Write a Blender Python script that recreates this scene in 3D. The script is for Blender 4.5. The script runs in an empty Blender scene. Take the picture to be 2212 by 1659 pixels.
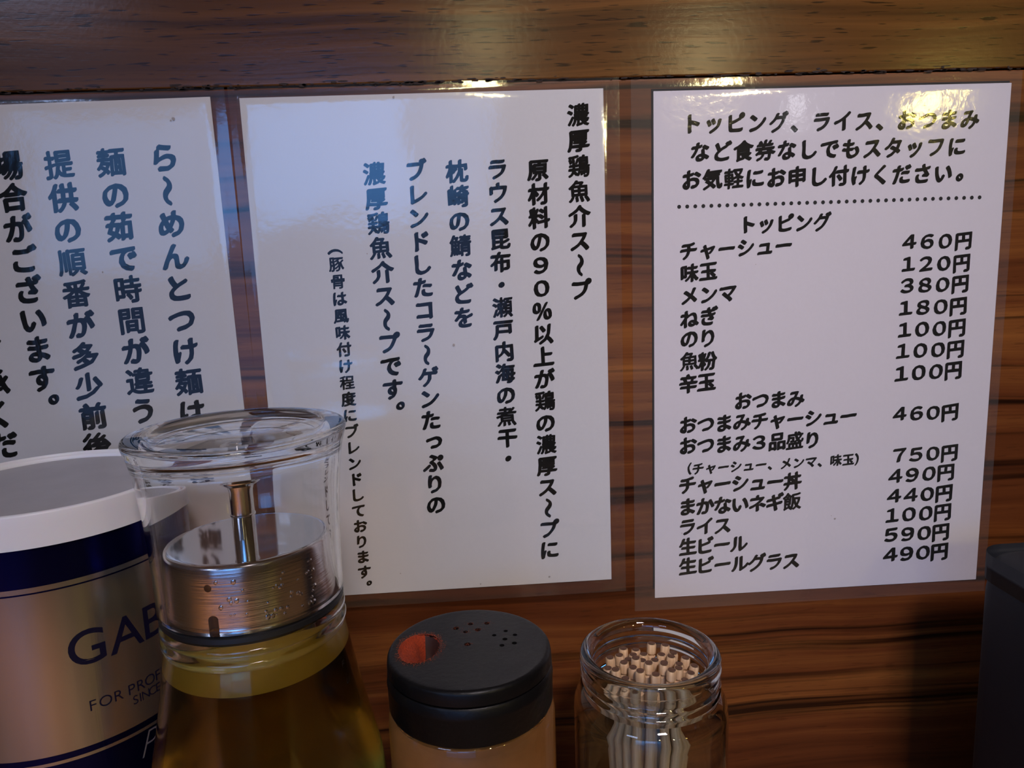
import bpy, bmesh, math, random
from mathutils import Vector, Matrix, noise
PI = math.pi
rad = math.radians
scene = bpy.context.scene
col = scene.collection

# ------------------------------------------------------------------ camera
cd = bpy.data.cameras.new('camera')
cam = bpy.data.objects.new('camera', cd)
col.objects.link(cam)
cd.sensor_fit = 'HORIZONTAL'
cd.sensor_width = 36.0
cd.lens = 1601.27 / 2212 * 36.0
cd.clip_start = 0.01
cd.clip_end = 50
pitch, yaw, roll = 0.16415686, 0.05058466, -0.03659873
fwd = Vector((math.sin(yaw) * math.cos(pitch), math.cos(yaw) * math.cos(pitch), -math.sin(pitch)))
rgt = Vector((math.cos(yaw), -math.sin(yaw), 0))
upv = rgt.cross(fwd)
r2 = math.cos(roll) * rgt + math.sin(roll) * upv
u2 = -math.sin(roll) * rgt + math.cos(roll) * upv
mw = Matrix((r2, u2, -fwd)).transposed().to_4x4()
mw.translation = Vector((0, -0.3199019, 0))
cam.matrix_world = mw
scene.camera = cam

# ------------------------------------------------------------------ world, lights, exposure
world = bpy.data.worlds.new('world')
scene.world = world
world.use_nodes = True
world.node_tree.nodes['Background'].inputs[0].default_value = (0.60, 0.42, 0.36, 1)
world.node_tree.nodes['Background'].inputs[1].default_value = 0.05

def area(name, loc, aim, size, power, color, spread=180):
    l = bpy.data.lights.new(name, 'AREA')
    l.shape = 'RECTANGLE'
    l.size, l.size_y = size
    l.energy = power
    l.color = color
    l.spread = math.radians(spread)
    o = bpy.data.objects.new(name, l)
    o.location = loc
    o.rotation_euler = (Vector(aim) - Vector(loc)).to_track_quat('-Z', 'Y').to_euler()
    col.objects.link(o)
    return o
KEY = area('added_key_light', (0.20, -1.12, 1.02), (0.07, 0, 0.0), (0.30, 0.20), 0.84, (1.0, 0.88, 0.93), 38)  # added unseen key light; narrow spread keeps the lower part darker
SIDE = area('added_side_fill', (-1.1, -1.5, 0.75), (-0.05, 0, 0.0), (0.5, 0.2), 3.6, (0.48, 0.62, 1.0))  # added bluish fill from the left, no known source
DOWN = area('added_counter_light', (-0.40, -0.66, 0.62), (-0.30, -0.52, -0.27), (0.10, 0.10), 0.42, (1.0, 0.60, 0.24), 40)  # added warm light on the counter, to reflect in tin and cap
DOWN2 = area('added_stripe_light', (0.02, -0.72, 0.62), (-0.09, -0.43, -0.27), (0.06, 0.06), 0.17, (0.95, 0.75, 0.80), 26)  # added small spot that makes stripes in the metal reflections
WINDOW_STRENGTH = 5.4
BULBS = [((0.055, -1.50, 0.495), 0.030, (1.0, 0.86, 0.42), 110),
         ((0.57, -1.50, 0.455), 0.032, (1.0, 0.84, 0.42), 140),
         ((0.80, -1.50, 0.37), 0.030, (0.95, 0.95, 1.0), 8),
         ((1.15, -1.50, 0.365), 0.040, (1.0, 0.80, 0.20), 60)]

vs = scene.view_settings
vs.view_transform = 'Standard'
vs.look = 'None'
vs.gamma = 1.0
vs.use_curve_mapping = False
vs.exposure = 0.0
cy = scene.cycles
cy.use_denoising = True
cy.max_bounces = 20
cy.transmission_bounces = 16
cy.glossy_bounces = 8
cy.transparent_max_bounces = 24
cy.diffuse_bounces = 3
cy.sample_clamp_indirect = 4.0
cy.blur_glossy = 0.3

# characters and their places on the sheets: text, first and last centre (mm), size (mm)
MID = [
  ('濃厚鶏魚介ス〜プ', (137.41, -10.2), (136.73, -82.08), 9.22),
  ('原材料の９０％以上が鶏の濃厚ス〜プに', (119.94, -31.77), (119.82, -199.06), 9.03),
  ('ラウス昆布・瀬戸内海の煮干・', (102.91, -30.86), (102.72, -155.53), 8.82),
  ('枕崎の鯖などを', (86.12, -31.27), (86.05, -92.1), 9.17),
  ('ブレンドしたコラ〜ゲンたっぷりの', (69.1, -30.37), (69.65, -174.89), 8.94),
  ('濃厚鶏魚介ス〜プです。', (51.89, -31.13), (54.07, -131.91), 9.3),
  ('（豚骨は風味付け程度にブレンドしております。', (33.55, -60.23), (35.88, -211.83), 6.3),
]
LEFT = [
  ('ら〜めんとつけ麺は', (127.07, -22.72), (125.99, -128.25), 11.27),
  ('麺の茹で時間が違うた', (105.99, -23.67), (105.71, -139.25), 11.24),
  ('提供の順番が多少前後', (85.35, -23.73), (84.51, -140.59), 11.2),
  ('場合がございます。', (65.44, -23.45), (66.25, -122.67), 11.16),
  ('了承くださ', (46.51, -98.22), (45.82, -151.05), 11.66),
]
RIGHT = [
  ('トッピング、ライス、おつまみ', (16.34, -13.29), (136.81, -14.32), 7.84),
  ('など食券なしでもスタッフに', (19.78, -24.79), (131.81, -25.44), 7.94),
  ('お気軽にお申し付けください', (16.07, -36.05), (126.34, -36.45), 8.03),
  ('。', (133.9, -38.22), (133.9, -38.22), 8.2),
  ('トッピング', (40.81, -55.48), (73.62, -55.33), 7.44),
  ('チャーシュー', (15.01, -65.79), (56.91, -64.82), 7.49),
  ('味玉', (15.46, -75.27), (23.8, -74.77), 7.56),
  ('メンマ', (15.51, -85.03), (32.5, -84.46), 7.64),
  ('ねぎ', (15.56, -95.1), (24.18, -94.22), 7.71),
  ('のり', (15.6, -103.83), (23.86, -103.76), 7.79),
  ('魚粉', (15.65, -113.68), (23.74, -114.02), 7.86),
  ('辛玉', (15.28, -123.81), (23.41, -123.33), 7.94),
  ('おつまみ', (40.09, -132.66), (64.19, -132.68), 7.61),
  ('おつまみチャーシュー', (15.16, -142.5), (88.84, -141.67), 7.67),
  ('おつまみ３品盛り', (15.2, -152.09), (72.48, -152.06), 7.74),
  ('（チャーシュー、メンマ、味玉）', (14.19, -163.01), (95.32, -162.07), 5.21),
  ('チャーシュー丼', (15.07, -170.44), (63.79, -170.98), 7.88),
  ('まかないネギ飯', (15.12, -180.73), (63.84, -180.68), 7.96),
  ('ライス', (15.16, -190.24), (31.55, -190.48), 7.81),
  ('生ビール', (15.42, -199.85), (39.26, -199.64), 7.88),
  ('生ビールグラス', (15.46, -209.31), (64.21, -209.43), 7.95),
  ('４６０円', (112.89, -65.08), (137.39, -65.48), 7.6),
  ('１２０円', (113.0, -74.67), (137.19, -75.11), 7.68),
  ('３８０円', (113.1, -84.16), (137.17, -84.21), 7.75),
  ('１８０円', (112.78, -93.93), (136.97, -94.02), 7.82),
  ('１００円', (112.88, -103.6), (136.97, -103.72), 7.9),
  ('１００円', (112.54, -113.13), (136.96, -113.3), 7.98),
  ('１００円', (112.44, -123.4), (136.51, -122.95), 8.06),
  ('４６０円', (112.56, -141.9), (136.23, -142.13), 7.78),
  ('７５０円', (113.57, -161.23), (137.24, -161.3), 7.92),
  ('４９０円', (112.12, -171.04), (136.06, -170.49), 7.99),
  ('４４０円', (111.95, -180.56), (135.81, -180.48), 8.07),
  ('１００円', (111.54, -189.93), (135.72, -189.67), 8.14),
  ('５９０円', (111.58, -199.41), (135.43, -199.38), 8.22),
  ('４９０円', (111.63, -209.21), (135.35, -208.96), 8.29),
]

# ------------------------------------------------------------------ materials
def new_mat(name):
    m = bpy.data.materials.new(name)
    m.use_nodes = True
    nt = m.node_tree
    nt.nodes.clear()
    out = nt.nodes.new('ShaderNodeOutputMaterial')
    return m, nt, out

def N(nt, t, **kw):
    n = nt.nodes.new(t)
    for k, v in kw.items():
        if k.startswith('i_'):
            n.inputs[k[2:].replace('_', ' ')].default_value = v
        else:
            setattr(n, k, v)
    return n

def math_n(nt, op, a, b=None, clamp=False):
    n = nt.nodes.new('ShaderNodeMath')
    n.operation = op
    n.use_clamp = clamp
    for i, v in enumerate((a, b)):
        if v is None:
            continue
        if isinstance(v, (int, float)):
            n.inputs[i].default_value = v
        else:
            nt.links.new(v, n.inputs[i])
    return n.outputs[0]

def pbr(name, color, rough=0.5, metal=0.0, trans=0.0, ior=1.5, spec=0.5, coat=0.0, bump=0.0, bscale=200.0,
        stretch=(1, 1, 1), vary=0.0, aniso=0.0, sss=0.0, dirt=None):
    m, nt, out = new_mat(name)
    b = N(nt, 'ShaderNodeBsdfPrincipled')
    b.inputs['Base Color'].default_value = (*color, 1)
    b.inputs['Roughness'].default_value = rough
    b.inputs['Metallic'].default_value = metal
    b.inputs['Transmission Weight'].default_value = trans
    b.inputs['IOR'].default_value = ior
    b.inputs['Specular IOR Level'].default_value = spec
    b.inputs['Coat Weight'].default_value = coat
    b.inputs['Anisotropic'].default_value = aniso
    if sss:
        b.inputs['Subsurface Weight'].default_value = sss
        b.inputs['Subsurface Scale'].default_value = 0.002
    nt.links.new(b.outputs[0], out.inputs[0])
    tc = N(nt, 'ShaderNodeTexCoord')
    mp = N(nt, 'ShaderNodeMapping')
    mp.inputs['Scale'].default_value = stretch
    nt.links.new(tc.outputs['Object'], mp.inputs[0])
    nz = N(nt, 'ShaderNodeTexNoise', i_Scale=bscale, i_Detail=4.0)
    nt.links.new(mp.outputs[0], nz.inputs['Vector'])
    if bump:
        bp = N(nt, 'ShaderNodeBump', i_Strength=bump, i_Distance=0.001)
        nt.links.new(nz.outputs['Fac'], bp.inputs['Height'])
        nt.links.new(bp.outputs[0], b.inputs['Normal'])
    if vary:
        mx = N(nt, 'ShaderNodeMix', data_type='RGBA')
        mx.inputs['A'].default_value = (*[c * (1 - vary) for c in color], 1)
        mx.inputs['B'].default_value = (*[min(1, c * (1 + vary)) for c in color], 1)
        nt.links.new(nz.outputs['Fac'], mx.inputs['Factor'])
        nt.links.new(mx.outputs['Result'], b.inputs['Base Color'])
    return m

def emis(name, color, strength):
    m, nt, out = new_mat(name)
    e = N(nt, 'ShaderNodeEmission')
    e.inputs[0].default_value = (*color, 1)
    e.inputs[1].default_value = strength
    nt.links.new(e.outputs[0], out.inputs[0])
    return m

def wood(name, seed, dark, mid, light, stripe_amt, pore_amt, rough=0.36, gx=1.0):
    """varnished veneer, grain along x; stripes vary with height"""
    m, nt, out = new_mat(name)
    L = nt.links.new
    b = N(nt, 'ShaderNodeBsdfPrincipled')
    L(b.outputs[0], out.inputs[0])
    tc = N(nt, 'ShaderNodeTexCoord')
    off = N(nt, 'ShaderNodeMapping')
    off.inputs['Location'].default_value = (seed * 1.37, seed * .71, seed * 2.13)
    L(tc.outputs['Object'], off.inputs[0])
    # slow waviness of the grain
    wmap = N(nt, 'ShaderNodeMapping'); wmap.inputs['Scale'].default_value = (6, 1, 14)
    L(off.outputs[0], wmap.inputs[0])
    wn = N(nt, 'ShaderNodeTexNoise', i_Scale=1.0, i_Detail=2.0)
    L(wmap.outputs[0], wn.inputs['Vector'])
    ws = N(nt, 'ShaderNodeVectorMath', operation='SCALE'); ws.inputs['Scale'].default_value = 0.016
    L(wn.outputs['Color'], ws.inputs[0])
    wa = N(nt, 'ShaderNodeVectorMath', operation='ADD')
    L(off.outputs[0], wa.inputs[0]); L(ws.outputs[0], wa.inputs[1])
    def grain(scale, detail=3.0, r=0.6):
        mp = N(nt, 'ShaderNodeMapping'); mp.inputs['Scale'].default_value = scale
        L(wa.outputs[0], mp.inputs[0])
        n = N(nt, 'ShaderNodeTexNoise', i_Scale=1.0, i_Detail=detail, i_Roughness=r)
        L(mp.outputs[0], n.inputs['Vector'])
        return n.outputs['Fac']
    broad = grain((1.0 * gx, 1, 30), 3.0)
    fine = grain((3.0 * gx, 1, 170), 4.0, .65)
    line = grain((1.3 * gx, 1, 115), 3.0, .7)
    # base tone
    r1 = N(nt, 'ShaderNodeValToRGB')
    r1.color_ramp.elements[0].position = .30; r1.color_ramp.elements[0].color = (*dark, 1)
    r1.color_ramp.elements[1].position = .72; r1.color_ramp.elements[1].color = (*light, 1)
    e = r1.color_ramp.elements.new(.5); e.color = (*mid, 1)
    f = math_n(nt, 'ADD', math_n(nt, 'MULTIPLY', broad, .55), math_n(nt, 'MULTIPLY', fine, .45))
    L(f, r1.inputs[0])
    # thin dark stripes
    s = N(nt, 'ShaderNodeMapRange', i_From_Min=.54, i_From_Max=.66)
    L(line, s.inputs['Value'])
    sm = math_n(nt, 'MULTIPLY', s.outputs[0], stripe_amt)
    mx = N(nt, 'ShaderNodeMix', data_type='RGBA')
    L(sm, mx.inputs['Factor']); L(r1.outputs[0], mx.inputs['A'])
    mx.inputs['B'].default_value = (*[c * .22 for c in dark], 1)
    # short pore dashes
    pm = N(nt, 'ShaderNodeMapping'); pm.inputs['Scale'].default_value = (95, 1, 1150)
    L(off.outputs[0], pm.inputs[0])
    pn = N(nt, 'ShaderNodeTexNoise', i_Scale=1.0, i_Detail=1.0)
    L(pm.outputs[0], pn.inputs['Vector'])
    pr = N(nt, 'ShaderNodeMapRange', i_From_Min=.63, i_From_Max=.70)
    L(pn.outputs['Fac'], pr.inputs['Value'])
    pp = math_n(nt, 'MULTIPLY', pr.outputs[0], pore_amt)
    mx2 = N(nt, 'ShaderNodeMix', data_type='RGBA')
    L(pp, mx2.inputs['Factor']); L(mx.outputs['Result'], mx2.inputs['A'])
    mx2.inputs['B'].default_value = (*[c * .3 for c in dark], 1)
    L(mx2.outputs['Result'], b.inputs['Base Color'])
    b.inputs['Roughness'].default_value = rough
    b.inputs['Specular IOR Level'].default_value = .24
    # relief
    vn = N(nt, 'ShaderNodeTexNoise', i_Scale=420.0, i_Detail=3.0)
    L(tc.outputs['Object'], vn.inputs['Vector'])
    h = math_n(nt, 'SUBTRACT', math_n(nt, 'MULTIPLY', vn.outputs['Fac'], .35), math_n(nt, 'MULTIPLY', pr.outputs[0], .06))
    h = math_n(nt, 'ADD', h, math_n(nt, 'MULTIPLY', fine, .5))
    bp = N(nt, 'ShaderNodeBump', i_Strength=.16, i_Distance=.0005)
    L(h, bp.inputs['Height'])
    L(bp.outputs[0], b.inputs['Normal'])
    return m

def film_mat(name, haze, bump, seed=0.0):
    """clear laminating film: passes light, reflects by fresnel, slightly milky, faintly wavy"""
    m, nt, out = new_mat(name)
    L = nt.links.new
    tr = N(nt, 'ShaderNodeBsdfTransparent')
    df = N(nt, 'ShaderNodeBsdfDiffuse'); df.inputs[0].default_value = (.75, .72, .68, 1)
    gl = N(nt, 'ShaderNodeBsdfGlossy', i_Roughness=.085)
    m1 = N(nt, 'ShaderNodeMixShader'); m1.inputs[0].default_value = haze
    L(tr.outputs[0], m1.inputs[1]); L(df.outputs[0], m1.inputs[2])
    fr = N(nt, 'ShaderNodeFresnel', i_IOR=1.55)
    geo = N(nt, 'ShaderNodeNewGeometry')
    fac = math_n(nt, 'MULTIPLY', math_n(nt, 'MULTIPLY', fr.outputs[0], 1.4), math_n(nt, 'SUBTRACT', 1.0, geo.outputs['Backfacing']))
    m2 = N(nt, 'ShaderNodeMixShader')
    L(fac, m2.inputs[0]); L(m1.outputs[0], m2.inputs[1]); L(gl.outputs[0], m2.inputs[2])
    L(m2.outputs[0], out.inputs[0])
    tc = N(nt, 'ShaderNodeTexCoord')
    mp = N(nt, 'ShaderNodeMapping'); mp.inputs['Location'].default_value = (seed, seed, seed)
    L(tc.outputs['Object'], mp.inputs[0])
    a = N(nt, 'ShaderNodeTexNoise', i_Scale=330.0, i_Detail=3.0)
    c = N(nt, 'ShaderNodeTexNoise', i_Scale=26.0, i_Detail=1.0)
    for n in (a, c):
        L(mp.outputs[0], n.inputs['Vector'])
    h = math_n(nt, 'ADD', math_n(nt, 'MULTIPLY', a.outputs['Fac'], .05), math_n(nt, 'MULTIPLY', c.outputs['Fac'], .55))
    bp = N(nt, 'ShaderNodeBump', i_Strength=bump, i_Distance=.0012)
    L(h, bp.inputs['Height'])
    L(bp.outputs[0], gl.inputs['Normal'])
    return m

MAT_UPPER = wood('wood_upper_board', 3.1, (.040, .015, .005), (.095, .036, .009), (.20, .080, .018), .45, .8, rough=.20)
MAT_LOWER = wood('wood_lower_board', 7.4, (.042, .009, .003), (.112, .030, .008), (.275, .098, .021), .95, .25, rough=.33)
MAT_COUNTER = wood('counter_wood', 1.7, (.26, .13, .055), (.36, .19, .085), (.48, .27, .13), .3, .4, rough=.35)
MAT_PAPER = pbr('paper', (.60, .565, .60), rough=.75, bump=.04, bscale=900, vary=.03)
MAT_PAPER_B = pbr('paper_warm', (.56, .545, .55), rough=.75, bump=.04, bscale=900, vary=.03)
MAT_PAPER_C = pbr('paper_cream', (.56, .53, .52), rough=.75, bump=.04, bscale=900, vary=.03)
MAT_BACKING = pbr('black_backing', (.008, .007, .008), rough=.8)
MAT_INK = pbr('black_ink', (.006, .007, .008), rough=.7, spec=.2)
MAT_FILM = film_mat('laminate_film', .014, .55, 0.0)
MAT_FILM_R = film_mat('laminate_film_right', .022, .75, 4.0)
MAT_GREASE = pbr('grease_speck', (.32, .28, .26), rough=.6)

# ------------------------------------------------------------------ mesh helpers
def link(o, parent=None):
    col.objects.link(o)
    if parent:
        o.parent = parent
    return o

def from_data(name, vs_, fs, mat, parent=None, smooth=False):
    me = bpy.data.meshes.new(name)
    me.from_pydata(vs_, [], fs)
    me.validate()
    me.update()
    if smooth:
        me.polygons.foreach_set('use_smooth', [True] * len(me.polygons))
    if mat:
        me.materials.append(mat)
    return link(bpy.data.objects.new(name, me), parent)

def from_bm(name, bm, mat, parent=None, smooth=False):
    me = bpy.data.meshes.new(name)
    bm.normal_update()
    bm.to_mesh(me)
    bm.free()
    if smooth:
        me.polygons.foreach_set('use_smooth', [True] * len(me.polygons))
    if mat:
        me.materials.append(mat)
    return link(bpy.data.objects.new(name, me), parent)

def thing(name, label, cat, loc=(0, 0, 0), group=None):
    o = bpy.data.objects.new(name, None)
    o.empty_display_size = .02
    o.location = loc
    o['label'] = label
    o['category'] = cat
    if group:
        o['group'] = group
    return link(o)

def structure(o):
    o['kind'] = 'structure'
    return o

def box_bm(x0, x1, y0, y1, z0, z1, bevel=0.0, seg=2):
    bm = bmesh.new()
    bmesh.ops.create_cube(bm, size=1)
    for v in bm.verts:
        v.co = Vector(((x0 + x1) / 2 + v.co.x * (x1 - x0), (y0 + y1) / 2 + v.co.y * (y1 - y0), (z0 + z1) / 2 + v.co.z * (z1 - z0)))
    if bevel:
        bmesh.ops.bevel(bm, geom=bm.edges[:], offset=bevel, segments=seg, affect='EDGES', profile=.5)
    return bm

def lathe_data(prof, seg=96, rfn=None, closed=False):
    """prof: (r, z) list, outer side going down gives outward normals after recalc; r == 0 ends are poles"""
    vs_, fs, rows = [], [], []
    for r, z in prof:
        if r < 1e-7:
            rows.append([len(vs_)]); vs_.append((0, 0, z))
        else:
            row = []
            for k in range(seg):
                a = 2 * PI * k / seg
                rr = r + (rfn(r, z, a) if rfn else 0)
                row.append(len(vs_)); vs_.append((rr * math.cos(a), rr * math.sin(a), z))
            rows.append(row)
    pairs = list(zip(rows, rows[1:]))
    if closed:
        pairs.append((rows[-1], rows[0]))
    for a, b in pairs:
        for k in range(seg):
            k2 = (k + 1) % seg
            if len(a) == 1 and len(b) == 1:
                break
            if len(a) == 1:
                fs.append((a[0], b[k], b[k2]))
            elif len(b) == 1:
                fs.append((a[k], b[0], a[k2]))
            else:
                fs.append((a[k], b[k], b[k2], a[k2]))
    return vs_, fs

def arc(cx, cz, r, a0, a1, n=5):
    return [(cx + r * math.cos(rad(a0 + (a1 - a0) * i / n)), cz + r * math.sin(rad(a0 + (a1 - a0) * i / n))) for i in range(n + 1)]

def lathe(name, prof, mat, parent, seg=96, rfn=None, closed=False, smooth=True, origin=(0, 0)):
    vs_, fs = lathe_data(prof, seg, rfn, closed)
    if origin != (0, 0):
        vs_ = [(x + origin[0], y + origin[1], z) for x, y, z in vs_]
    bm = bmesh.new()
    bv = [bm.verts.new(v) for v in vs_]
    for f in fs:
        try:
            bm.faces.new([bv[i] for i in f])
        except ValueError:
            pass
    bmesh.ops.recalc_face_normals(bm, faces=bm.faces[:])
    o = from_bm(name, bm, mat, parent, smooth)
    if smooth:
        o.data.set_sharp_from_angle(angle=rad(38))
    return o

def boolean(o, cutter_objs):
    for c in cutter_objs:
        md = o.modifiers.new('cut', 'BOOLEAN')
        md.operation = 'DIFFERENCE'
        md.solver = 'EXACT'
        md.object = c
    dg = bpy.context.evaluated_depsgraph_get()
    dg.update()
    me = bpy.data.meshes.new_from_object(o.evaluated_get(dg))
    o.modifiers.clear()
    o.data = me
    me.polygons.foreach_set('use_smooth', [True] * len(me.polygons))
    me.set_sharp_from_angle(angle=rad(35))
    for c in cutter_objs:
        bpy.data.objects.remove(c, do_unlink=True)

def prism(pts, z0, z1):
    """closed prism from ccw xy outline"""
    n = len(pts)
    vs_ = [(x, y, z0) for x, y in pts] + [(x, y, z1) for x, y in pts]
    fs = [tuple(range(n - 1, -1, -1)), tuple(range(n, 2 * n))]
    fs += [(i, (i + 1) % n, n + (i + 1) % n, n + i) for i in range(n)]
    return vs_, fs

# ------------------------------------------------------------------ lettering
_glyphs = {}
def glyph(ch, res=3, offset=0.0):
    key = (ch, res, offset)
    if key not in _glyphs:
        cu = bpy.data.curves.new('glyph', 'FONT')
        cu.body = ch
        cu.size = 1
        cu.resolution_u = res
        cu.offset = offset
        o = bpy.data.objects.new('glyph', cu)
        col.objects.link(o)
        dg = bpy.context.evaluated_depsgraph_get()
        dg.update()
        me = bpy.data.meshes.new_from_object(o.evaluated_get(dg))
        vs_ = [(v.co.x, v.co.y) for v in me.vertices]
        fs = [tuple(p.vertices) for p in me.polygons]
        bpy.data.objects.remove(o, do_unlink=True)
        bpy.data.curves.remove(cu)
        bpy.data.meshes.remove(me)
        _glyphs[key] = (vs_, fs)
    return _glyphs[key]

DENSE = set('濃鶏魚麺瀬鯖豚骨順番違煮軽盛飯頼間時提程')
def nib(ch, heavy):
    """pen-nib offsets in em: swept copies turn even strokes into brush strokes with thick and thin"""
    r1, r2_ = (.043, .025) if ch in DENSE else ((.062, .031) if ord(ch) > 0x4e00 and ord(ch) < 0xa000 else (.066, .032))
    if '０' <= ch <= '９':
        r1, r2_ = .056, .030
    r1 *= heavy; r2_ *= heavy
    out = []
    for k in range(8):
        a = 2 * PI * k / 8
        u, v = r1 * math.cos(a), r2_ * math.sin(a)
        t = rad(38)
        out.append((u * math.cos(t) - v * math.sin(t), u * math.sin(t) + v * math.cos(t)))
    return out

def put_glyph(buf, ch, cx, cz, size, y, heavy=1.0, vertical=False, shear=.10, seed=0):
    vs0, fs0 = glyph(ch)
    vs_, fs = buf
    rot = vertical and ch in '〜（）ー'
    dx = dz = 0.0
    wide = 1.0
    if vertical and ch == '。':
        dx, dz = .58, .55
    if not vertical and ch == '。':
        dx, dz = .30, .26
    if vertical and ch in 'っゃゅょッャュョ':
        dx, dz = .08, .08
    if '０' <= ch <= '９':
        wide = 1.22
    rnd = random.Random(seed * 131 + ord(ch))
    ox, oz = rnd.uniform(0, 50), rnd.uniform(0, 50)
    wob = .026
    for nx, nz in nib(ch, heavy):
        base = len(vs_)
        for x, z in vs0:
            u, v = x - .5, z - .38
            if '０' <= ch <= '９':
                v *= .93
            w = noise.noise((x * 3.3 + ox, z * 3.3 + oz, 0)) * wob
            w2 = noise.noise((x * 3.3 + ox, z * 3.3 + oz, 9)) * wob
            u = u * wide + w + nx + dx
            v = v + w2 + nz + dz
            if rot:
                u, v = v * 1.0, -u
            v += shear * u
            vs_.append((cx + u * size, y, cz + v * size))
        for f in fs0:
            fs.append(tuple(base + i for i in f))

def lettering(text, a, b, size, parent, y, vertical, seed, heavy=1.0):
    """a, b: centres of the first and last character in mm from the sheet's top left corner"""
    buf = ([], [])
    n = len(text)
    for i, ch in enumerate(text):
        t = i / (n - 1) if n > 1 else 0
        x = (a[0] + (b[0] - a[0]) * t) / 1000
        z = (a[1] + (b[1] - a[1]) * t) / 1000
        put_glyph(buf, ch, x, z, size, y, heavy, vertical, .06 if vertical else .09, seed + i)
    return from_data('lettering', buf[0], buf[1], MAT_INK, parent)

# ------------------------------------------------------------------ the setting
wall = structure(link(bpy.data.objects.new('wall_back', None)))
SEAM = .0729
rp = random.Random(2)
def panel(x0, x1, y0, z0, z1, mat):
    return from_bm('panel', box_bm(x0, x1, y0, .018, z0, z1, .0006, 2), mat, wall)
panel(-1.8, 1.8, -.0004, SEAM + .0003, 1.28, MAT_UPPER)
panel(-1.8, 1.8, 0, -1.1, SEAM - .0004, MAT_LOWER)
from_bm('panel_backing', box_bm(-1.8, 1.8, .018, .04, -1.1, 1.28), MAT_BACKING, wall)
# grime gathered along the joint
MAT_GRIME = pbr('joint_grime', (.022, .010, .006), rough=.8)
gv, gf = [], []
for k in range(260):
    x = rp.uniform(-.21, .27); w = rp.uniform(.001, .006); h = rp.uniform(.0002, .0010)
    z = SEAM + rp.uniform(-.0004, .0004) + (rp.random() ** 4) * .0016
    b0 = len(gv)
    n = 7
    for j in range(n):
        aa = 2 * PI * j / n
        gv.append((x + w / 2 * math.cos(aa) * rp.uniform(.7, 1), -.0006, z + h / 2 * math.sin(aa) * rp.uniform(.6, 1)))
    gf.append(tuple(range(b0, b0 + n)))
g = from_data('joint_grime', gv, gf, MAT_GRIME, wall); g['kind'] = 'stuff'

MAT_ROOM = pbr('dim_room_plaster', (.10, .055, .03), rough=.8, vary=.2, bscale=3)
MAT_FLOOR = pbr('floor_tiles', (.06, .045, .035), rough=.5, vary=.3, bscale=8)
MAT_CEIL = pbr('ceiling_paint', (.08, .05, .035), rough=.85, vary=.1, bscale=4)
structure(from_bm('wall_front', box_bm(-1.8, 1.8, -2.66, -2.60, -1.1, 1.28), MAT_ROOM))
structure(from_bm('wall_left', box_bm(-1.86, -1.8, -2.6, .04, -1.1, 1.28), MAT_ROOM))
structure(from_bm('wall_right', box_bm(1.8, 1.86, -2.6, .04, -1.1, 1.28), MAT_ROOM))
structure(from_bm('floor', box_bm(-1.86, 1.86, -2.66, .04, -1.16, -1.1), MAT_FLOOR))
structure(from_bm('ceiling', box_bm(-1.86, 1.86, -2.66, .04, 1.28, 1.34), MAT_CEIL))
# bluish street window behind the camera
win = structure(link(bpy.data.objects.new('window_1', None)))
MAT_SKYPANE = emis('daylit_pane', (.13, .40, 1.0), WINDOW_STRENGTH)
MAT_SKYPANE2 = emis('daylit_pane_dim', (.16, .42, 1.0), WINDOW_STRENGTH * .45)
MAT_WFRAME = pbr('window_frame_paint', (.05, .045, .045), rough=.5)
from_bm('pane', box_bm(-.86, -.20, -2.598, -2.592, .20, .70), MAT_SKYPANE, win)
from_bm('pane', box_bm(-.17, .12, -2.598, -2.592, .20, .70), MAT_SKYPANE2, win)
MAT_SKYPANE3 = emis('daylit_pane_low', (.22, .42, 1.0), WINDOW_STRENGTH * .14)
from_bm('pane', box_bm(-.86, .12, -2.598, -2.592, -.55, .17), MAT_SKYPANE3, win)
from_bm('pane', box_bm(-1.60, -.89, -2.598, -2.592, -.55, -.01), MAT_SKYPANE3, win)
from_bm('pane', box_bm(-1.60, -.89, -2.598, -2.592, .02, .62), MAT_SKYPANE2, win)
for x0, x1, z0, z1 in ((-.20, -.17, .17, .73), (-.89, -.86, .0, .73), (.12, .15, .17, .73), (-.86, .12, .70, .73), (-.86, .12, .17, .20),
                       (-1.63, -1.60, -.01, .65), (-1.6, -.89, .62, .65), (-1.6, -.89, -.01, .02)):
    from_bm('window_frame', box_bm(x0, x1, -2.6, -2.57, z0, z1, .003), MAT_WFRAME, win)

# ------------------------------------------------------------------ pendant lamps across the room
MAT_SHADE = pbr('lamp_shade_metal', (.03, .025, .02), rough=.35, metal=.6)
lamp_label = ['small pendant bulb lamp hanging opposite the middle notice', 'warm pendant bulb lamp hanging opposite the price list',
              'dim white pendant bulb lamp between two warm ones', 'large amber pendant bulb lamp at the right of the row']
for (loc, r, colr, st), lb in zip(BULBS, lamp_label):
    t = thing('pendant_lamp', lb, 'lamp', loc, 'pendant lamps across the room')
    lathe('bulb', [(0, -r)] + arc(0, 0, r, -80, 50, 10) + [(r * .45, r * 1.15), (0, r * 1.2)], emis('bulb_glow', colr, st), t, seg=24)
    lathe('lamp_socket', [(0, r * 1.1), (r * .55, r * 1.1), (r * .6, r * 2.2), (.006, r * 2.6), (0, r * 2.6)], MAT_SHADE, t, seg=20)
    lathe('cord', [(0, r * 2.5), (.003, r * 2.5), (.003, 1.28 - loc[2]), (0, 1.28 - loc[2])], MAT_SHADE, t, seg=8)

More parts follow.
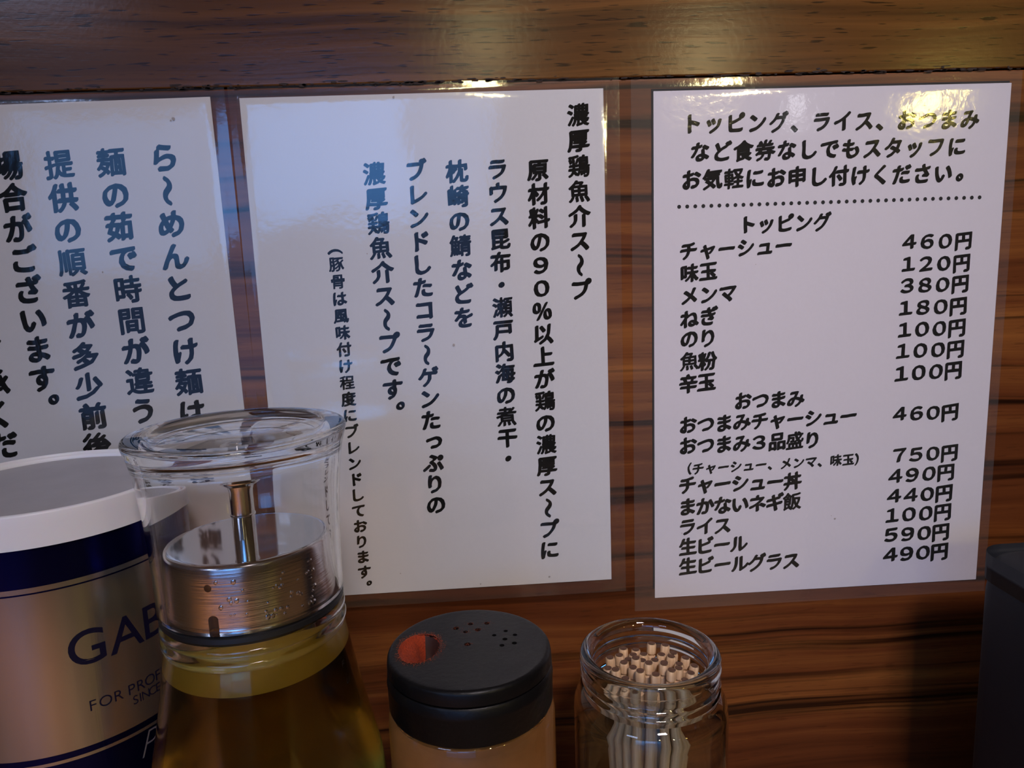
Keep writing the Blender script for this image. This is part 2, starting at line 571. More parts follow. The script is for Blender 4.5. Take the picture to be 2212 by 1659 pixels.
# ------------------------------------------------------------------ laminated notices
def notice(name, label, x, z, ang, w, h, margins, paper_mat, film_m, backing=False):
    """origin at the sheet's top left corner; margins left, top, right, bottom of the film (m)"""
    t = thing(name, label, 'notice', (x, 0, z))
    t.rotation_euler = (0, -ang, 0)
    from_bm('paper', box_bm(0, w, -.00048, -.00012, -h, 0), paper_mat, t)
    if backing:
        o = from_bm('backing_sheet', box_bm(-.0008, w * .995, -.00036, -.00006, -h * .98, .0009), MAT_BACKING, t)
        o['label'] = 'thin black edge showing behind the white sheet'
    ml, mt, mr, mb = margins
    # film: low on the wall, stepping up over the paper's edge
    def rect(e_l, e_t, e_r, e_b, y):
        return [(-e_l, y, e_t), (w + e_r, y, e_t), (w + e_r, y, -h - e_b), (-e_l, y, -h - e_b)]
    k = .0013
    loops = [rect(ml, mt, mr, mb, -.00002), rect(ml, mt, mr, mb, -.00026), rect(ml - .0006, mt - .0006, mr - .0006, mb - .0006, -.00030),
             rect(k * 1.5, k * 1.5, k * 1.5, k * 1.5, -.00034), rect(k * .6, k * .6, k * .6, k * .6, -.00050),
             rect(-.0003, -.0003, -.0003, -.0003, -.00066), rect(-.0030, -.0030, -.0030, -.0030, -.00072)]
    vs_, fs = [], []
    for lp in loops:
        vs_ += lp
    for i in range(len(loops) - 1):
        for j in range(4):
            a, b = i * 4 + j, i * 4 + (j + 1) % 4
            fs.append((a, a + 4, b + 4, b))
    n0 = (len(loops) - 1) * 4
    fs.append((n0, n0 + 3, n0 + 2, n0 + 1))
    fs.append((0, 1, 2, 3))
    bm = bmesh.new()
    bv = [bm.verts.new(v) for v in vs_]
    for f in fs:
        bm.faces.new([bv[i] for i in f])
    bmesh.ops.recalc_face_normals(bm, faces=bm.faces[:])
    o = from_bm('laminate_film', bm, film_m, t, smooth=True)
    o.data.set_sharp_from_angle(angle=rad(50))
    o['label'] = 'clear glossy film with a bare margin round the paper'
    return t

def specks(parent, pts, seed):
    r = random.Random(seed)
    for x, z, s in pts:
        vs_ = []
        for j in range(9):
            a = 2 * PI * j / 9
            q = s * r.uniform(.7, 1.1) / 2000
            vs_.append((x / 1000 + q * math.cos(a), -.00075, z / 1000 + q * math.sin(a)))
        from_data('grease_spot', vs_, [tuple(range(9))], MAT_GREASE, parent)

mid = notice('soup_notice', 'middle laminated white notice with vertical black Japanese brush lettering about soup',
             -.0896919, .0687921, .0018164, .14805, .2152124, (.0045, .0045, .0067, .0062), MAT_PAPER_B, MAT_FILM)
for i, (t_, a, b, s) in enumerate(MID):
    lettering(t_, a, b, s * .00101, mid, -.00053, True, i * 40, .95 if s < 7 else 1.0)
specks(mid, [(61.8, -1.3, 1.1), (81.1, -103.7, 1.3), (51.9, -206.2, .6), (87.8, -213.6, .8), (119.4, -212, .9), (46.8, -63.6, .5)], 1)

price = notice('price_list', 'right laminated lilac-white price list with horizontal Japanese lines and yen prices',
               .0793585, .0674111, -.0018164, .1542147, .2240124, (.0094, .0050, .0048, .0062), MAT_PAPER, MAT_FILM_R, backing=True)
for i, (t_, a, b, s) in enumerate(RIGHT):
    lettering(t_, a, b, s * .00108, price, -.00053, False, 500 + i * 40, 1.0 if s > 6 else .95)
dots = ([], [])
for k in range(39):
    x = .01093 + (.14344 - .01093) * k / 38
    b0 = len(dots[0])
    for j in range(10):
        a = 2 * PI * j / 10
        dots[0].append((x + .00086 * math.cos(a), -.00053, -.04715 + .00086 * math.sin(a)))
    dots[1].append(tuple(range(b0, b0 + 10)))
from_data('dotted_rule', dots[0], dots[1], MAT_INK, price)
specks(price, [(44.6, -72.5, .4), (84.2, -190, 1.0), (82.5, -188.5, .5), (12.5, -193, .6)], 2)

left = notice('waiting_notice', 'left laminated cream-white notice cut by the frame, with large vertical lettering',
              -.2492383, .0677973, .0122235, .14805, .2152, (.0045, .0037, .0058, .0060), MAT_PAPER_C, MAT_FILM)
for i, (t_, a, b, s) in enumerate(LEFT):
    lettering(t_, a, b, s * .00104, left, -.00053, True, 900 + i * 40)
specks(left, [(132.7, -8, 1.6), (96.8, -67.4, .7), (131.6, -8.6, .8)], 3)

# ------------------------------------------------------------------ counter and stand
ZS = -.225
counter = from_bm('counter', box_bm(-1.2, 1.2, -.62, 0.0, -.31, -.27, .003), MAT_COUNTER)
counter['label'] = 'dark wooden bar counter under the jars'
counter['category'] = 'counter'
st = thing('condiment_stand', 'low dark wooden stand carrying the jars and the tin', 'stand', (0, 0, -.27))
from_bm('stand_top', box_bm(-.20, .10, -.150, -.050, .035, .045, .002), MAT_COUNTER, st)
for x in (-.19, .09):
    for y in (-.14, -.062):
        from_bm('leg', box_bm(x - .008, x + .008, y - .008, y + .008, 0, .035, .001), MAT_COUNTER, st)

# ------------------------------------------------------------------ oil dispenser
BX, BY = -.0725, -.0960
oil = thing('oil_dispenser', 'tall glass oil bottle with flared clear cover and steel pourer cap', 'bottle', (BX, BY, ZS))
MAT_GLASS = pbr('bottle_glass', (.97, .985, .975), rough=.075, trans=1.0, ior=1.47)
MAT_COVER = pbr('clear_cover', (.985, .985, .975), rough=.02, trans=1.0, ior=1.45)
MAT_STEEL = pbr('brushed_steel', (.78, .75, .74), rough=.17, metal=1.0, bump=.10, bscale=60, stretch=(1, 1, 30))
MAT_STEEL2 = pbr('polished_steel_tube', (.66, .65, .64), rough=.12, metal=1.0)
MAT_RUBBER = pbr('black_rubber', (.006, .006, .007), rough=.45)
def zb(z): return z - ZS       # world height -> height above the stand
# bottle shell: outside down, inside up
bo = [(.0262, zb(-.1042))] + arc(.0266, zb(-.1058), .0012, 80, -70, 5) + [(.0262, zb(-.1078))] + \
     arc(.0268, zb(-.1096), .0011, 80, -60, 4) + [(.0272, zb(-.1120)), (.0285, zb(-.120)), (.0302, zb(-.130)), (.0322, zb(-.140)),
     (.0343, zb(-.150)), (.0364, zb(-.160)), (.0374, zb(-.170)), (.0379, zb(-.185)), (.0378, .008), (.0365, .0025), (.033, .0002), (0, .0002)]
bi = [(0, .005), (.031, .005), (.0348, .009), (.0356, zb(-.185)), (.0352, zb(-.170)), (.0341, zb(-.160)), (.0321, zb(-.150)), (.0300, zb(-.140)),
      (.0280, zb(-.130)), (.0263, zb(-.120)), (.0250, zb(-.1120)), (.0238, zb(-.108)), (.0236, zb(-.1042))]
lathe('bottle_glass', bo + bi, MAT_GLASS, oil, seg=128, closed=True)
m_oil, nt, out = new_mat('amber_oil')
b_ = N(nt, 'ShaderNodeBsdfPrincipled')
b_.inputs['Base Color'].default_value = (.95, .86, .42, 1)
b_.inputs['Transmission Weight'].default_value = 1
b_.inputs['Roughness'].default_value = .0
b_.inputs['IOR'].default_value = 1.46
nt.links.new(b_.outputs[0], out.inputs[0])
va = N(nt, 'ShaderNodeVolumeAbsorption'); va.inputs['Color'].default_value = (.84, .66, .12, 1); va.inputs['Density'].default_value = 17
nt.links.new(va.outputs[0], out.inputs[1])
oi = [(0, .0049), (.0311, .0049), (.0349, .0089), (.0357, zb(-.185)), (.0353, zb(-.170)), (.0342, zb(-.160)), (.0322, zb(-.150)), (.0301, zb(-.140)),
      (.0281, zb(-.130)), (.0264, zb(-.1200)), (.0252, zb(-.1122)), (0, zb(-.1122))]
o = lathe('oil', oi, m_oil, oil, seg=128)
o['label'] = 'amber oil filling the bottle up to its shoulder'
# steel cap with vent hole and slot
cap = [(0, zb(-.0806)), (.0224, zb(-.0806))] + arc(.0231, zb(-.0820), .0014, 88, 5, 4) + [(.0247, zb(-.0850)), (.0252, zb(-.1005)), (.0228, zb(-.1005)),
      (.0222, zb(-.0835)), (0, zb(-.0825))]
capo = lathe('steel_cap', cap, MAT_STEEL, oil, seg=128)
def radial_cutter(ang, z, w, h, pill=False):
    """a bar pushed in from outside at angle ang (0 = towards camera, positive to the right)"""
    pts = []
    n = 16
    for j in range(n):
        a = 2 * PI * j / n
        px, pz = w / 2 * math.cos(a), w / 2 * math.sin(a)
        if pill:
            pz = pz + (h if math.sin(a) > 0 else -h)
        pts.append((px, pz))
    vs_ = [(px, -.030, pz + z) for px, pz in pts] + [(px, -.019, pz + z) for px, pz in pts]
    fs = [tuple(range(n)), tuple(range(2 * n - 1, n - 1, -1))] + [(i, n + i, n + (i + 1) % n, (i + 1) % n) for i in range(n)]
    R = Matrix.Rotation(rad(ang), 4, 'Z')
    vs_ = [tuple(R @ Vector(v)) for v in vs_]
    c = from_data('cutter', vs_, fs, None)
    c.location = (BX, BY, ZS)
    bm = bmesh.new(); bm.from_mesh(c.data); bmesh.ops.recalc_face_normals(bm, faces=bm.faces[:]); bm.to_mesh(c.data); bm.free()
    return c
boolean(capo, [radial_cutter(-10, zb(-.0868), .0022, 0), radial_cutter(-8, zb(-.0985), .0030, .0022, True)])
lathe('inner_sleeve', [(.0205, zb(-.083)), (.0214, zb(-.083)), (.0214, zb(-.1005)), (.0205, zb(-.1005))], MAT_RUBBER, oil, closed=True)
lathe('rubber_gasket', [(.0230, zb(-.1006)), (.0262, zb(-.1006)), (.0273, zb(-.1012)), (.0275, zb(-.1026)), (.0268, zb(-.1036)), (.0235, zb(-.1038))], MAT_RUBBER, oil, closed=True)
o = lathe('neck_insert', [(.0212, zb(-.1040)), (.0228, zb(-.1045)), (.0232, zb(-.1110)), (.0236, zb(-.1195)), (.0236, zb(-.1203)), (.0228, zb(-.1206)), (.0222, zb(-.1195)), (.0212, zb(-.1060))], pbr('insert_plastic', (.52, .32, .05), rough=.5), oil, closed=True)
o['label'] = 'pale plastic insert hanging in the neck'
# spout tube
tx, ty = -.0006, -.0005
tube = [(.0034, zb(-.0825)), (.0034, zb(-.0640)), (.0038, zb(-.0622)), (.0056, zb(-.0608)), (.0057, zb(-.0603)), (.0050, zb(-.0605)), (.0030, zb(-.0625)), (.0028, zb(-.0640)), (.0028, zb(-.0825))]
lathe('pour_spout', tube, MAT_STEEL2, oil, seg=48, closed=True, origin=(tx, ty))
lathe('spout_collar', [(.0034, zb(-.0725)), (.0037, zb(-.0727)), (.0037, zb(-.0731)), (.0034, zb(-.0733))], MAT_STEEL, oil, seg=48, closed=True, origin=(tx, ty))
# clear flared cover: closed dished top, thick rim, open bottom
cv = [(0, zb(-.0484)), (.0235, zb(-.0482)), (.0252, zb(-.0470)), (.0262, zb(-.0466))] + arc(.0308, zb(-.0480), .0014, 95, -20, 5) + \
     [(.0317, zb(-.0500)), (.0310, zb(-.0522)), (.0302, zb(-.0560)), (.0294, zb(-.062)), (.0286, zb(-.070)), (.0281, zb(-.080)), (.0278, zb(-.090)), (.0277, zb(-.1000)),
      (.0270, zb(-.1004)), (.0262, zb(-.0995)), (.0263, zb(-.090)), (.0265, zb(-.080)), (.0268, zb(-.070)), (.0273, zb(-.062)), (.0278, zb(-.0560)), (.0274, zb(-.0525)), (.0262, zb(-.0512)), (.0245, zb(-.0508)), (0, zb(-.0508))]
o = lathe('clear_cover', cv, MAT_COVER, oil, seg=128)
o['label'] = 'clear flared cover with a dished top'
o = from_bm('mould_mark', box_bm(-.0016, .0016, .0075, .0082, zb(-.0484), zb(-.0482), 0), pbr('mould_mark_dark', (.05, .04, .04), rough=.5), oil)
capo.data.materials.append(pbr('steel_cap_top', (.66, .65, .66), rough=.07, metal=1.0))
for p in capo.data.polygons:
    if p.normal.z > .97:
        p.material_index = 1
# droplets on the steel cap
dv, df = [], []
r = random.Random(9)
for k in range(46):
    a = rad(r.uniform(-5, 62)); z = zb(r.uniform(-.098, -.0845)); s = r.uniform(.00025, .0008)
    R0 = .0247 + (zb(-.085) - z) * .032 + .0001
    bm = bmesh.new(); bmesh.ops.create_icosphere(bm, subdivisions=1, radius=1)
    b0 = len(dv)
    for v in bm.verts:
        u, w, d = v.co.x * s, v.co.z * s * r.uniform(1.1, 1.3), v.co.y * s * .45
        dv.append(((R0 + d) * math.sin(a) + u * math.cos(a), -(R0 + d) * math.cos(a) + u * math.sin(a), z + w))
    df += [tuple(b0 + v.index for v in f.verts) for f in bm.faces]
    bm.free()
o = from_data('water_droplet', dv, df, pbr('droplet_water', (1, 1, 1), rough=0, trans=1, ior=1.33), oil, smooth=True)
o['kind'] = 'stuff'

def wrap_text(text, name, parent, R, centres, z, size, mat, slant=0.0, weight=.012, wide=1.0, dia=None, lift=.00006):
    """flat letters bent round a cylinder; centres are the angles (deg, 0 = towards the camera) of each letter"""
    for ch, c in zip(text, centres):
        if ch == ' ':
            continue
        vs0, fs0 = glyph(ch, 6, weight)
        xs = [v[0] for v in vs0]
        mx = (min(xs) + max(xs)) / 2
        # subdivide wide faces so the letter follows the curve
        bm = bmesh.new()
        bv = [bm.verts.new(((x - mx) * size * wide + slant * y * size, 0, (y - .35) * size)) for x, y in vs0]
        for f in fs0:
            try:
                bm.faces.new([bv[i] for i in f])
            except ValueError:
                pass
        bmesh.ops.triangulate(bm, faces=bm.faces[:])
        long = [e for e in bm.edges if e.calc_length() > size * .12]
        if long:
            bmesh.ops.subdivide_edges(bm, edges=long, cuts=3)
        for v in bm.verts:
            a = rad(c) + v.co.x / R
            Rr = R if not callable(R) else R
            v.co = Vector(((Rr + lift) * math.sin(a), -(Rr + lift) * math.cos(a), z + v.co.z))
        from_bm(name, bm, mat, parent)
wrap_text('F', 'print_letter', oil, .0288, [74], zb(-.1215), .0034, MAT_INK)
wrap_text('U', 'print_letter', oil, .0298, [75], zb(-.1270), .0032, MAT_INK)
# ------------------------------------------------------------------ spice tin
CX, CY = -.1509, -.0604
tin = thing('spice_tin', 'large round silver and navy spice tin with white plastic lid', 'tin', (CX, CY, ZS))
m_tin, nt, out = new_mat('printed_tin')
b_ = N(nt, 'ShaderNodeBsdfPrincipled'); nt.links.new(b_.outputs[0], out.inputs[0])
tc = N(nt, 'ShaderNodeTexCoord'); sp = N(nt, 'ShaderNodeSeparateXYZ'); nt.links.new(tc.outputs['Object'], sp.inputs[0])
zf = N(nt, 'ShaderNodeMapRange', i_From_Min=0.0, i_From_Max=.14); nt.links.new(sp.outputs['Z'], zf.inputs['Value'])
rp_ = N(nt, 'ShaderNodeValToRGB'); rp_.color_ramp.interpolation = 'CONSTANT'
navy, silver = (.006, .007, .075, 1), (.40, .37, .33, 1)
stops = [(0, silver), (zb(-.200), navy), (zb(-.1526), silver), (zb(-.1513), navy), (zb(-.1490), silver), (zb(-.0953), navy), (zb(-.0943), silver), (zb(-.0931), navy)]
els = rp_.color_ramp.elements
els[0].position = 0; els[0].color = silver
els[1].position = stops[1][0] / .14; els[1].color = navy
for z, c in stops[2:]:
    e = els.new(z / .14); e.color = c
nt.links.new(zf.outputs[0], rp_.inputs[0])
nt.links.new(rp_.outputs[0], b_.inputs['Base Color'])
b_.inputs['Metallic'].default_value = .92
b_.inputs['Roughness'].default_value = .23
mp = N(nt, 'ShaderNodeMapping'); mp.inputs['Scale'].default_value = (900, 900, 6); nt.links.new(tc.outputs['Object'], mp.inputs[0])
nz = N(nt, 'ShaderNodeTexNoise', i_Scale=1.0, i_Detail=2.0); nt.links.new(mp.outputs[0], nz.inputs['Vector'])
bp = N(nt, 'ShaderNodeBump', i_Strength=.05, i_Distance=.0005); nt.links.new(nz.outputs['Fac'], bp.inputs['Height']); nt.links.new(bp.outputs[0], b_.inputs['Normal'])
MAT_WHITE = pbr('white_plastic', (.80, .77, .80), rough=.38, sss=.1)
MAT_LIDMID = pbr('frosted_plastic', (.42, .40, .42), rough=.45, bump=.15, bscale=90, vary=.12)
MAT_NAVY = pbr('navy_print', (.004, .003, .018), rough=.5, spec=.2)
MAT_SILVERP = pbr('silver_print', (.42, .44, .50), rough=.3, metal=.8)
RB = .0415
lathe('tin_body', [(0, .001), (RB - .001, .0008)] + arc(RB - .0003, .0016, .0009, -90, 60, 4) + [(RB, .004), (RB, zb(-.0785)), (RB - .0008, zb(-.0775)), (0, zb(-.0775))], m_tin, tin, seg=160)
lid = [(.0386, zb(-.0712)), (.0388, zb(-.0703)), (.0394, zb(-.0698)), (.0401, zb(-.0700)), (.0403, zb(-.0706)), (.0404, zb(-.0724)), (.0410, zb(-.0724)), (.0411, zb(-.0700))] + \
      arc(.0418, zb(-.0700), .0007, 100, 0, 4) + [(.0425, zb(-.0730)), (.0426, zb(-.0801)), (.0417, zb(-.0801)), (.0416, zb(-.0772)), (.0386, zb(-.0768))]
lathe('lid', lid, MAT_WHITE, tin, seg=160, closed=True)
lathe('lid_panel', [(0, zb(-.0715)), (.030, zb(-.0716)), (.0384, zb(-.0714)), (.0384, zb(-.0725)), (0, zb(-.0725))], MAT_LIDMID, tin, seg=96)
wrap_text('GABAN', 'print_letter', tin, RB, [35.9, 52.5, 66.5, 80, 95], zb(-.1157), .0165, MAT_NAVY, weight=.006, wide=1.0)
wrap_text('FOR PROFE', 'print_letter', tin, RB, [35.2, 40.3, 45.8, 0, 51.6, 56.0, 60.6, 65.0, 68.4], zb(-.1357), .0052, MAT_NAVY, weight=-.004)
wrap_text('SINCE', 'print_letter', tin, RB, [52.7, 55.0, 57.7, 61.2, 64.4], zb(-.1400), .0044, MAT_NAVY, weight=-.004)
wrap_text('P', 'print_letter', tin, RB, [55.0], zb(-.1572), .0135, MAT_SILVERP, slant=.38, weight=-.022, wide=.8)

# ------------------------------------------------------------------ spice shaker
SX, SY = -.0058, -.0922
sh = thing('spice_shaker', 'round spice shaker with black lid and chili dusted opening', 'shaker', (SX, SY, ZS))
MAT_BLACKP = pbr('black_lid_plastic', (.004, .0036, .0038), rough=.38, spec=.2, bump=.12, bscale=500)
MAT_CHILI = pbr('chili_powder', (.30, .030, .003), rough=.95, bump=.8, bscale=1500, vary=.45)
MAT_TAN = pbr('spice_powder', (.44, .19, .045), rough=.55, bump=.2, bscale=260, vary=.12)
MAT_CLEARP = pbr('clear_plastic', (.97, .95, .92), rough=.05, trans=1.0, ior=1.45)
ztop = zb(-.1245)
lathe('jar_body', [(0, .0003), (.0250, .0003), (.0270, .0015), (.0277, .004), (.0277, zb(-.1475)), (.0272, zb(-.1440)), (.0262, zb(-.1425)), (.0250, zb(-.1420)),
                   (.0250, zb(-.1445)), (.0262, zb(-.1485)), (.0263, .004), (.024, .0022), (0, .0022)], MAT_CLEARP, sh)
lathe('spice_powder', [(0, .0021), (.0241, .0021), (.02635, .004), (.02635, zb(-.1484)), (.0252, zb(-.1450)), (0, zb(-.1450))], MAT_TAN, sh)
skirt = [(.0249, zb(-.1302)), (.0266, zb(-.1302)), (.0271, zb(-.1308)), (.0272, zb(-.1330)), (.02735, zb(-.1335)), (.0272, zb(-.1340))] + [(.0271, zb(-.1420)), (.0266, zb(-.1430)), (.0255, zb(-.1430)), (.0250, zb(-.1420))]
lathe('lid_skirt', skirt, MAT_BLACKP, sh, closed=True)
topd = [(0, ztop), (.0240, ztop - .0001)] + arc(.0252, ztop - .0017, .0016, 88, 10, 5) + [(.0270, ztop - .0030), (.0270, ztop - .0048), (.0263, ztop - .0056), (.0235, ztop - .0058), (0, ztop - .0058)]
ltop = lathe('lid_top', topd, MAT_BLACKP, sh)
def cutter(vs_, fs, loc):
    c = from_data('cutter', vs_, fs, None)
    c.location = loc
    bm = bmesh.new(); bm.from_mesh(c.data); bmesh.ops.recalc_face_normals(bm, faces=bm.faces[:]); bm.to_mesh(c.data); bm.free()
    return c
# pour opening: rounded wedge near the left rim
HOLE = [(-.0222, -.0052), (-.0200, -.0088), (-.0165, -.0098), (-.0125, -.0078), (-.0103, -.0040), (-.0097, .0000), (-.0100, .0042), (-.0118, .0072), (-.0150, .0088), (-.0190, .0082), (-.0220, .0050), (-.0232, .0000)]
ROT = Matrix.Rotation(rad(-3), 2)
HOLE = [tuple(ROT @ Vector(p)) for p in HOLE]
def smooth_loop(pts, n=2):
    for _ in range(n):
        new = []
        for i in range(len(pts)):
            a, b = Vector(pts[i]), Vector(pts[(i + 1) % len(pts)])
            new += [tuple(a * .75 + b * .25), tuple(a * .25 + b * .75)]
        pts = new
    return pts
HOLE = smooth_loop(HOLE)
cuts = [cutter(*prism(HOLE, ztop - .0080, ztop + .003), (SX, SY, ZS))]
SMALL = [(-.0045, .0125, .0011), (.0005, .0150, .0010), (.0062, .0148, .0010), (.0030, .0105, .0011), (-.0012, .0095, .0009), (-.0005, .0010, .0012), (.0085, .0060, .0008),
         (.0120, .0030, .0009), (.0155, .0055, .0008), (.0125, .0085, .0008), (.0108, -.0010, .0009), (.0150, .0000, .0009)]
for x, y, r_ in SMALL:
    cuts.append(cutter(*prism([(x + r_ * math.cos(2 * PI * j / 10), y + r_ * math.sin(2 * PI * j / 10)) for j in range(10)], ztop - .0016, ztop + .002), (SX, SY, ZS)))
boolean(ltop, cuts)
# chili coating inside the opening: an inner skin of the wall and an uneven floor
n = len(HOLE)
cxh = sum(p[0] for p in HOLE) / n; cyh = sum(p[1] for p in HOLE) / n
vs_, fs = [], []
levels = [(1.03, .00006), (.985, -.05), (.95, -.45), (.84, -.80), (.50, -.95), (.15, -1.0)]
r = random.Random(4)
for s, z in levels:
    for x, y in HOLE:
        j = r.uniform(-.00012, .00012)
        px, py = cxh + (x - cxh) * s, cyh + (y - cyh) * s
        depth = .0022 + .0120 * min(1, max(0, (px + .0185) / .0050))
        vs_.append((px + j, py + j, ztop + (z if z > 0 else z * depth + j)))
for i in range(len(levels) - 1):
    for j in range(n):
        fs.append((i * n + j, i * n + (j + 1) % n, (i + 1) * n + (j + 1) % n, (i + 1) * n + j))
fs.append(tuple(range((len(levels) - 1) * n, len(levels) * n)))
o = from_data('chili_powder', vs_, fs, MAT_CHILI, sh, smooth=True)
o['label'] = 'orange red chili powder caked in the opening'
o.data.materials.append(pbr('shaded_hole_side', (.030, .008, .004), rough=.7))  # dark colour paints shade into the deep right side of the opening
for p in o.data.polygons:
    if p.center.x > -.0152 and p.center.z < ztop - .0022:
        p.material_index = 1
# loose grains on the lid
gv, gf = [], []
def grain(x, y, z, s):
    b0 = len(gv)
    for dx, dy, dz in ((1, 0, 0), (-.5, .87, 0), (-.5, -.87, 0), (0, 0, 1)):
        gv.append((x + dx * s, y + dy * s, z + dz * s * .8))
    gf.extend([(b0, b0 + 1, b0 + 3), (b0 + 1, b0 + 2, b0 + 3), (b0 + 2, b0, b0 + 3)])
for k in range(700):
    i = r.randrange(n)
    x, y = HOLE[i]
    d = abs(r.gauss(0, .0010))
    L_ = math.hypot(x - cxh, y - cyh)
    x += (x - cxh) / L_ * d + r.gauss(0, .0003); y += (y - cyh) / L_ * d + r.gauss(0, .0003)
    if math.hypot(x, y) < .0245:
        grain(x, y, ztop, r.uniform(.00006, .00018))
for x, y, r_ in SMALL[:6]:
    for k in range(36):
        grain(x + r.gauss(0, .0010), y + r.gauss(0, .0006), ztop, r.uniform(.00006, .00014))
for k in range(60):
    a = r.uniform(0, 2 * PI); d = .023 * math.sqrt(r.random())
    grain(d * math.cos(a), d * math.sin(a), ztop, r.uniform(.00004, .00009))
o = from_data('loose_grains', gv, gf, pbr('chili_grains', (.26, .05, .015), rough=.9), sh)
o['kind'] = 'stuff'

# ------------------------------------------------------------------ toothpick jar
JX, JY = .0586, -.0744
jar = thing('glass_jar', 'small open clear glass jar holding toothpicks', 'jar', (JX, JY, ZS))
MAT_JAR = pbr('jar_glass', (.90, .96, .925), rough=.0, trans=1.0, ior=1.5)
def thread(r_, z, a):
    if r_ < .0235 or not (zb(-.1555) < z < zb(-.1455)):
        return 0
    v = 0
    for k in (0, 1):
        zc = zb(-.1470) - .0030 * ((a / (2 * PI)) + k)
        v += math.exp(-((z - zc) / .0007) ** 2)
    return .0008 * v
neck = [(.0243, zb(-.1450) - i * .0005) for i in range(21)]
jo = arc(.0232, zb(-.1416), .0019, 120, -10, 6) + [(.0252, zb(-.1432)), (.0252, zb(-.1442)), (.0244, zb(-.1448))] + neck + \
     [(.0250, zb(-.1556)), (.0268, zb(-.1575)), (.0275, zb(-.1600)), (.0277, zb(-.1640)), (.0277, .008), (.0268, .002), (.0245, .0002), (0, .0002)]
ji = [(0, .0032), (.0225, .0034), (.0250, .006), (.0254, .010), (.0254, zb(-.1640)), (.0248, zb(-.1600)), (.0225, zb(-.1560)), (.0212, zb(-.1530)), (.0208, zb(-.1480)), (.0206, zb(-.1430)), (.0211, zb(-.1410))]
lathe('jar_glass', jo + ji, MAT_JAR, jar, seg=144, rfn=thread, closed=True)

m_pick, nt, out = new_mat('toothpick_wood')
b_ = N(nt, 'ShaderNodeBsdfPrincipled'); nt.links.new(b_.outputs[0], out.inputs[0])
tc = N(nt, 'ShaderNodeTexCoord')
mp = N(nt, 'ShaderNodeMapping'); mp.inputs['Scale'].default_value = (900, 900, 40); nt.links.new(tc.outputs['Object'], mp.inputs[0])
nz = N(nt, 'ShaderNodeTexNoise', i_Scale=1.0); nt.links.new(mp.outputs[0], nz.inputs['Vector'])
rr_ = N(nt, 'ShaderNodeValToRGB'); rr_.color_ramp.elements[0].color = (.50, .30, .16, 1); rr_.color_ramp.elements[1].color = (.80, .56, .34, 1)
rr_.color_ramp.elements[0].position = .3; rr_.color_ramp.elements[1].position = .7
nt.links.new(nz.outputs['Fac'], rr_.inputs[0]); nt.links.new(rr_.outputs[0], b_.inputs['Base Color'])
b_.inputs['Roughness'].default_value = .7
MAT_TIP = pbr('burnt_tip', (.10, .045, .025), rough=.85, vary=.3, bscale=2000)
PR = .00175
LEN = .0745
pk = thing('toothpick', 'beige wooden toothpick standing in the glass jar, dark grooved blunt end up', 'toothpick', (0, 0, 0), 'toothpicks in the glass jar')
shaft = [(0, 0), (.0002, .0001), (.0006, .004), (PR, .011), (PR, LEN - .0105), (PR * .97, LEN - .0088), (PR * .72, LEN - .0084), (PR * .74, LEN - .0080), (PR * .98, LEN - .0076),
         (PR * .98, LEN - .0050), (PR * .72, LEN - .0046), (PR * .74, LEN - .0042), (PR, LEN - .0037), (PR * 1.02, LEN - .0008)] + [(PR * .9, LEN - .0001), (PR * .6, LEN - .0003), (0, LEN - .0008)]
lathe('shaft', shaft, m_pick, pk, seg=10)
lathe('burnt_tip', [(0, LEN - .0004), (PR * .58, LEN - .00015), (PR * .80, LEN + .0001), (PR * .62, LEN + .0002), (0, LEN - .0002)], MAT_TIP, pk, seg=10)
parts = list(pk.children)
r = random.Random(21)
bases = []
sp_ = .00305
for i in range(-5, 6):
    for j in range(-5, 6):
        x = (i + j * .5) * sp_; y = j * sp_ * .866
        if math.hypot(x, y) < .0100:
            bases.append((x, y))
r.shuffle(bases)
picks = 0
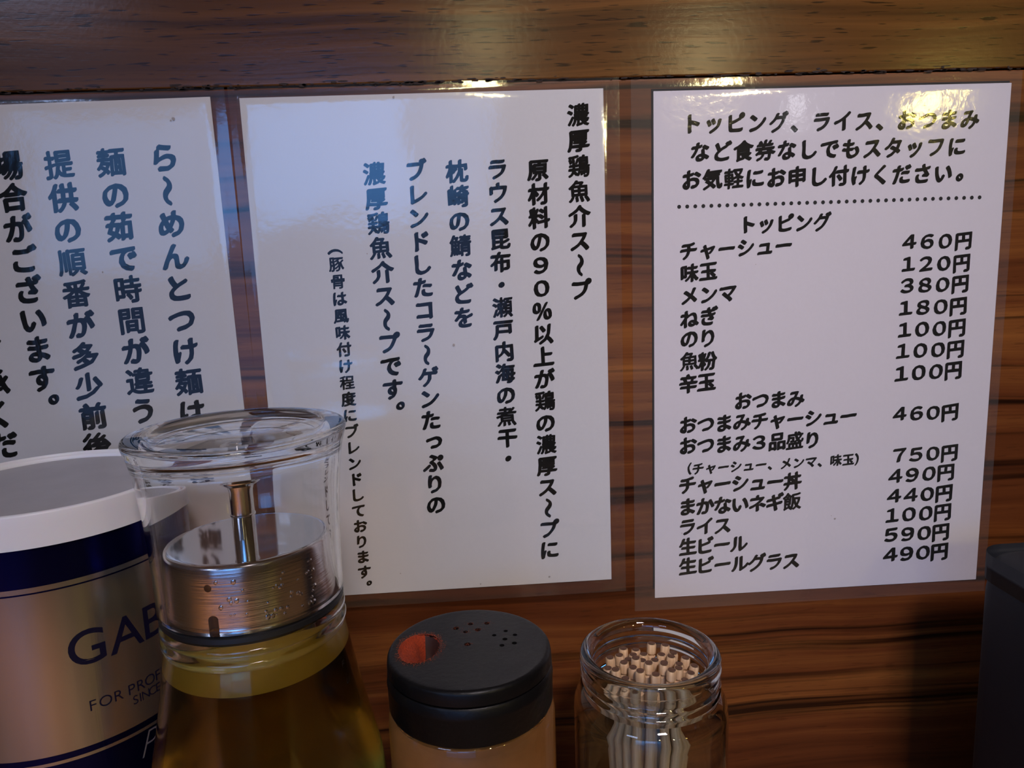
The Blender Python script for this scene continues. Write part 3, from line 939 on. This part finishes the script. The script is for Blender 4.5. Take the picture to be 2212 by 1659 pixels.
for x, y in bases[:46]:
    k = 1.75
    jx, jy = r.uniform(-.0008, .0008), r.uniform(-.0008, .0008)
    bpos = Vector((JX - .0020 + x, JY + y, ZS + .0034))
    tpos = Vector((JX + .0004 + x * k + jx + .0002, JY + y * k + jy, ZS + .0034 + LEN))
    ax = (tpos - bpos).normalized()
    if picks == 0:
        t = pk
    else:
        t = pk.copy(); link(t)
        for ch in parts:
            c = ch.copy(); link(c, t)
    t.location = bpos + ax * r.choice([0, .0004, .0012, .0020, .0030, .0008, .0045])
    t.rotation_mode = 'QUATERNION'
    t.rotation_quaternion = ax.to_track_quat('Z', 'Y')
    picks += 1

# ------------------------------------------------------------------ dark box at the right edge
bxm = pbr('dark_navy_plastic', (.002, .003, .007), rough=.7, bump=.1, bscale=80)
bx = thing('chopstick_box', 'near black navy box at the right edge below the price list', 'box', (.244, -.085, -.27))
o = from_bm('box_body', box_bm(-.045, .045, -.030, .040, 0, .146, .012, 5), bxm, bx, smooth=True)
o.data.set_sharp_from_angle(angle=rad(50))
o = from_bm('box_lid', box_bm(-.0453, .0453, -.0303, .0403, .138, .150, .0115, 5), bxm, bx, smooth=True)
for x, z, s in ((.0000, .085, .0005), (-.002, .058, .0011)):
    bm = bmesh.new(); bmesh.ops.create_icosphere(bm, subdivisions=1, radius=s)
    for v in bm.verts:
        v.co = Vector((v.co.x + x, v.co.y * .3 - .0301, v.co.z + z))
    from_bm('lint_speck', bm, pbr('lint', (.3, .3, .3), rough=.9), bx)

# made-up, unseen fixtures that carry the added area lights
for nm, lb, L_, sz in (('added_key_lamp', 'added rectangular key light fixture above the counter', KEY, (.60, .35)), ('added_side_lamp', 'added short fill light fixture up at the left', SIDE, (.55, .24)), ('added_counter_lamp', 'added small square light for warm reflections above the counter front', DOWN, (.14, .14)), ('added_counter_lamp', 'added smaller spot for reflected stripes above the counter front', DOWN2, (.10, .10))):
    t = thing(nm, lb, 'lamp', L_.location)
    t.rotation_euler = L_.rotation_euler
    from_bm('lamp_housing', box_bm(-sz[0] / 2, sz[0] / 2, -sz[1] / 2, sz[1] / 2, .004, .03, .004), MAT_SHADE, t)
    from_bm('lamp_stem', box_bm(-.008, .008, -.008, .008, .03, .10), MAT_SHADE, t)
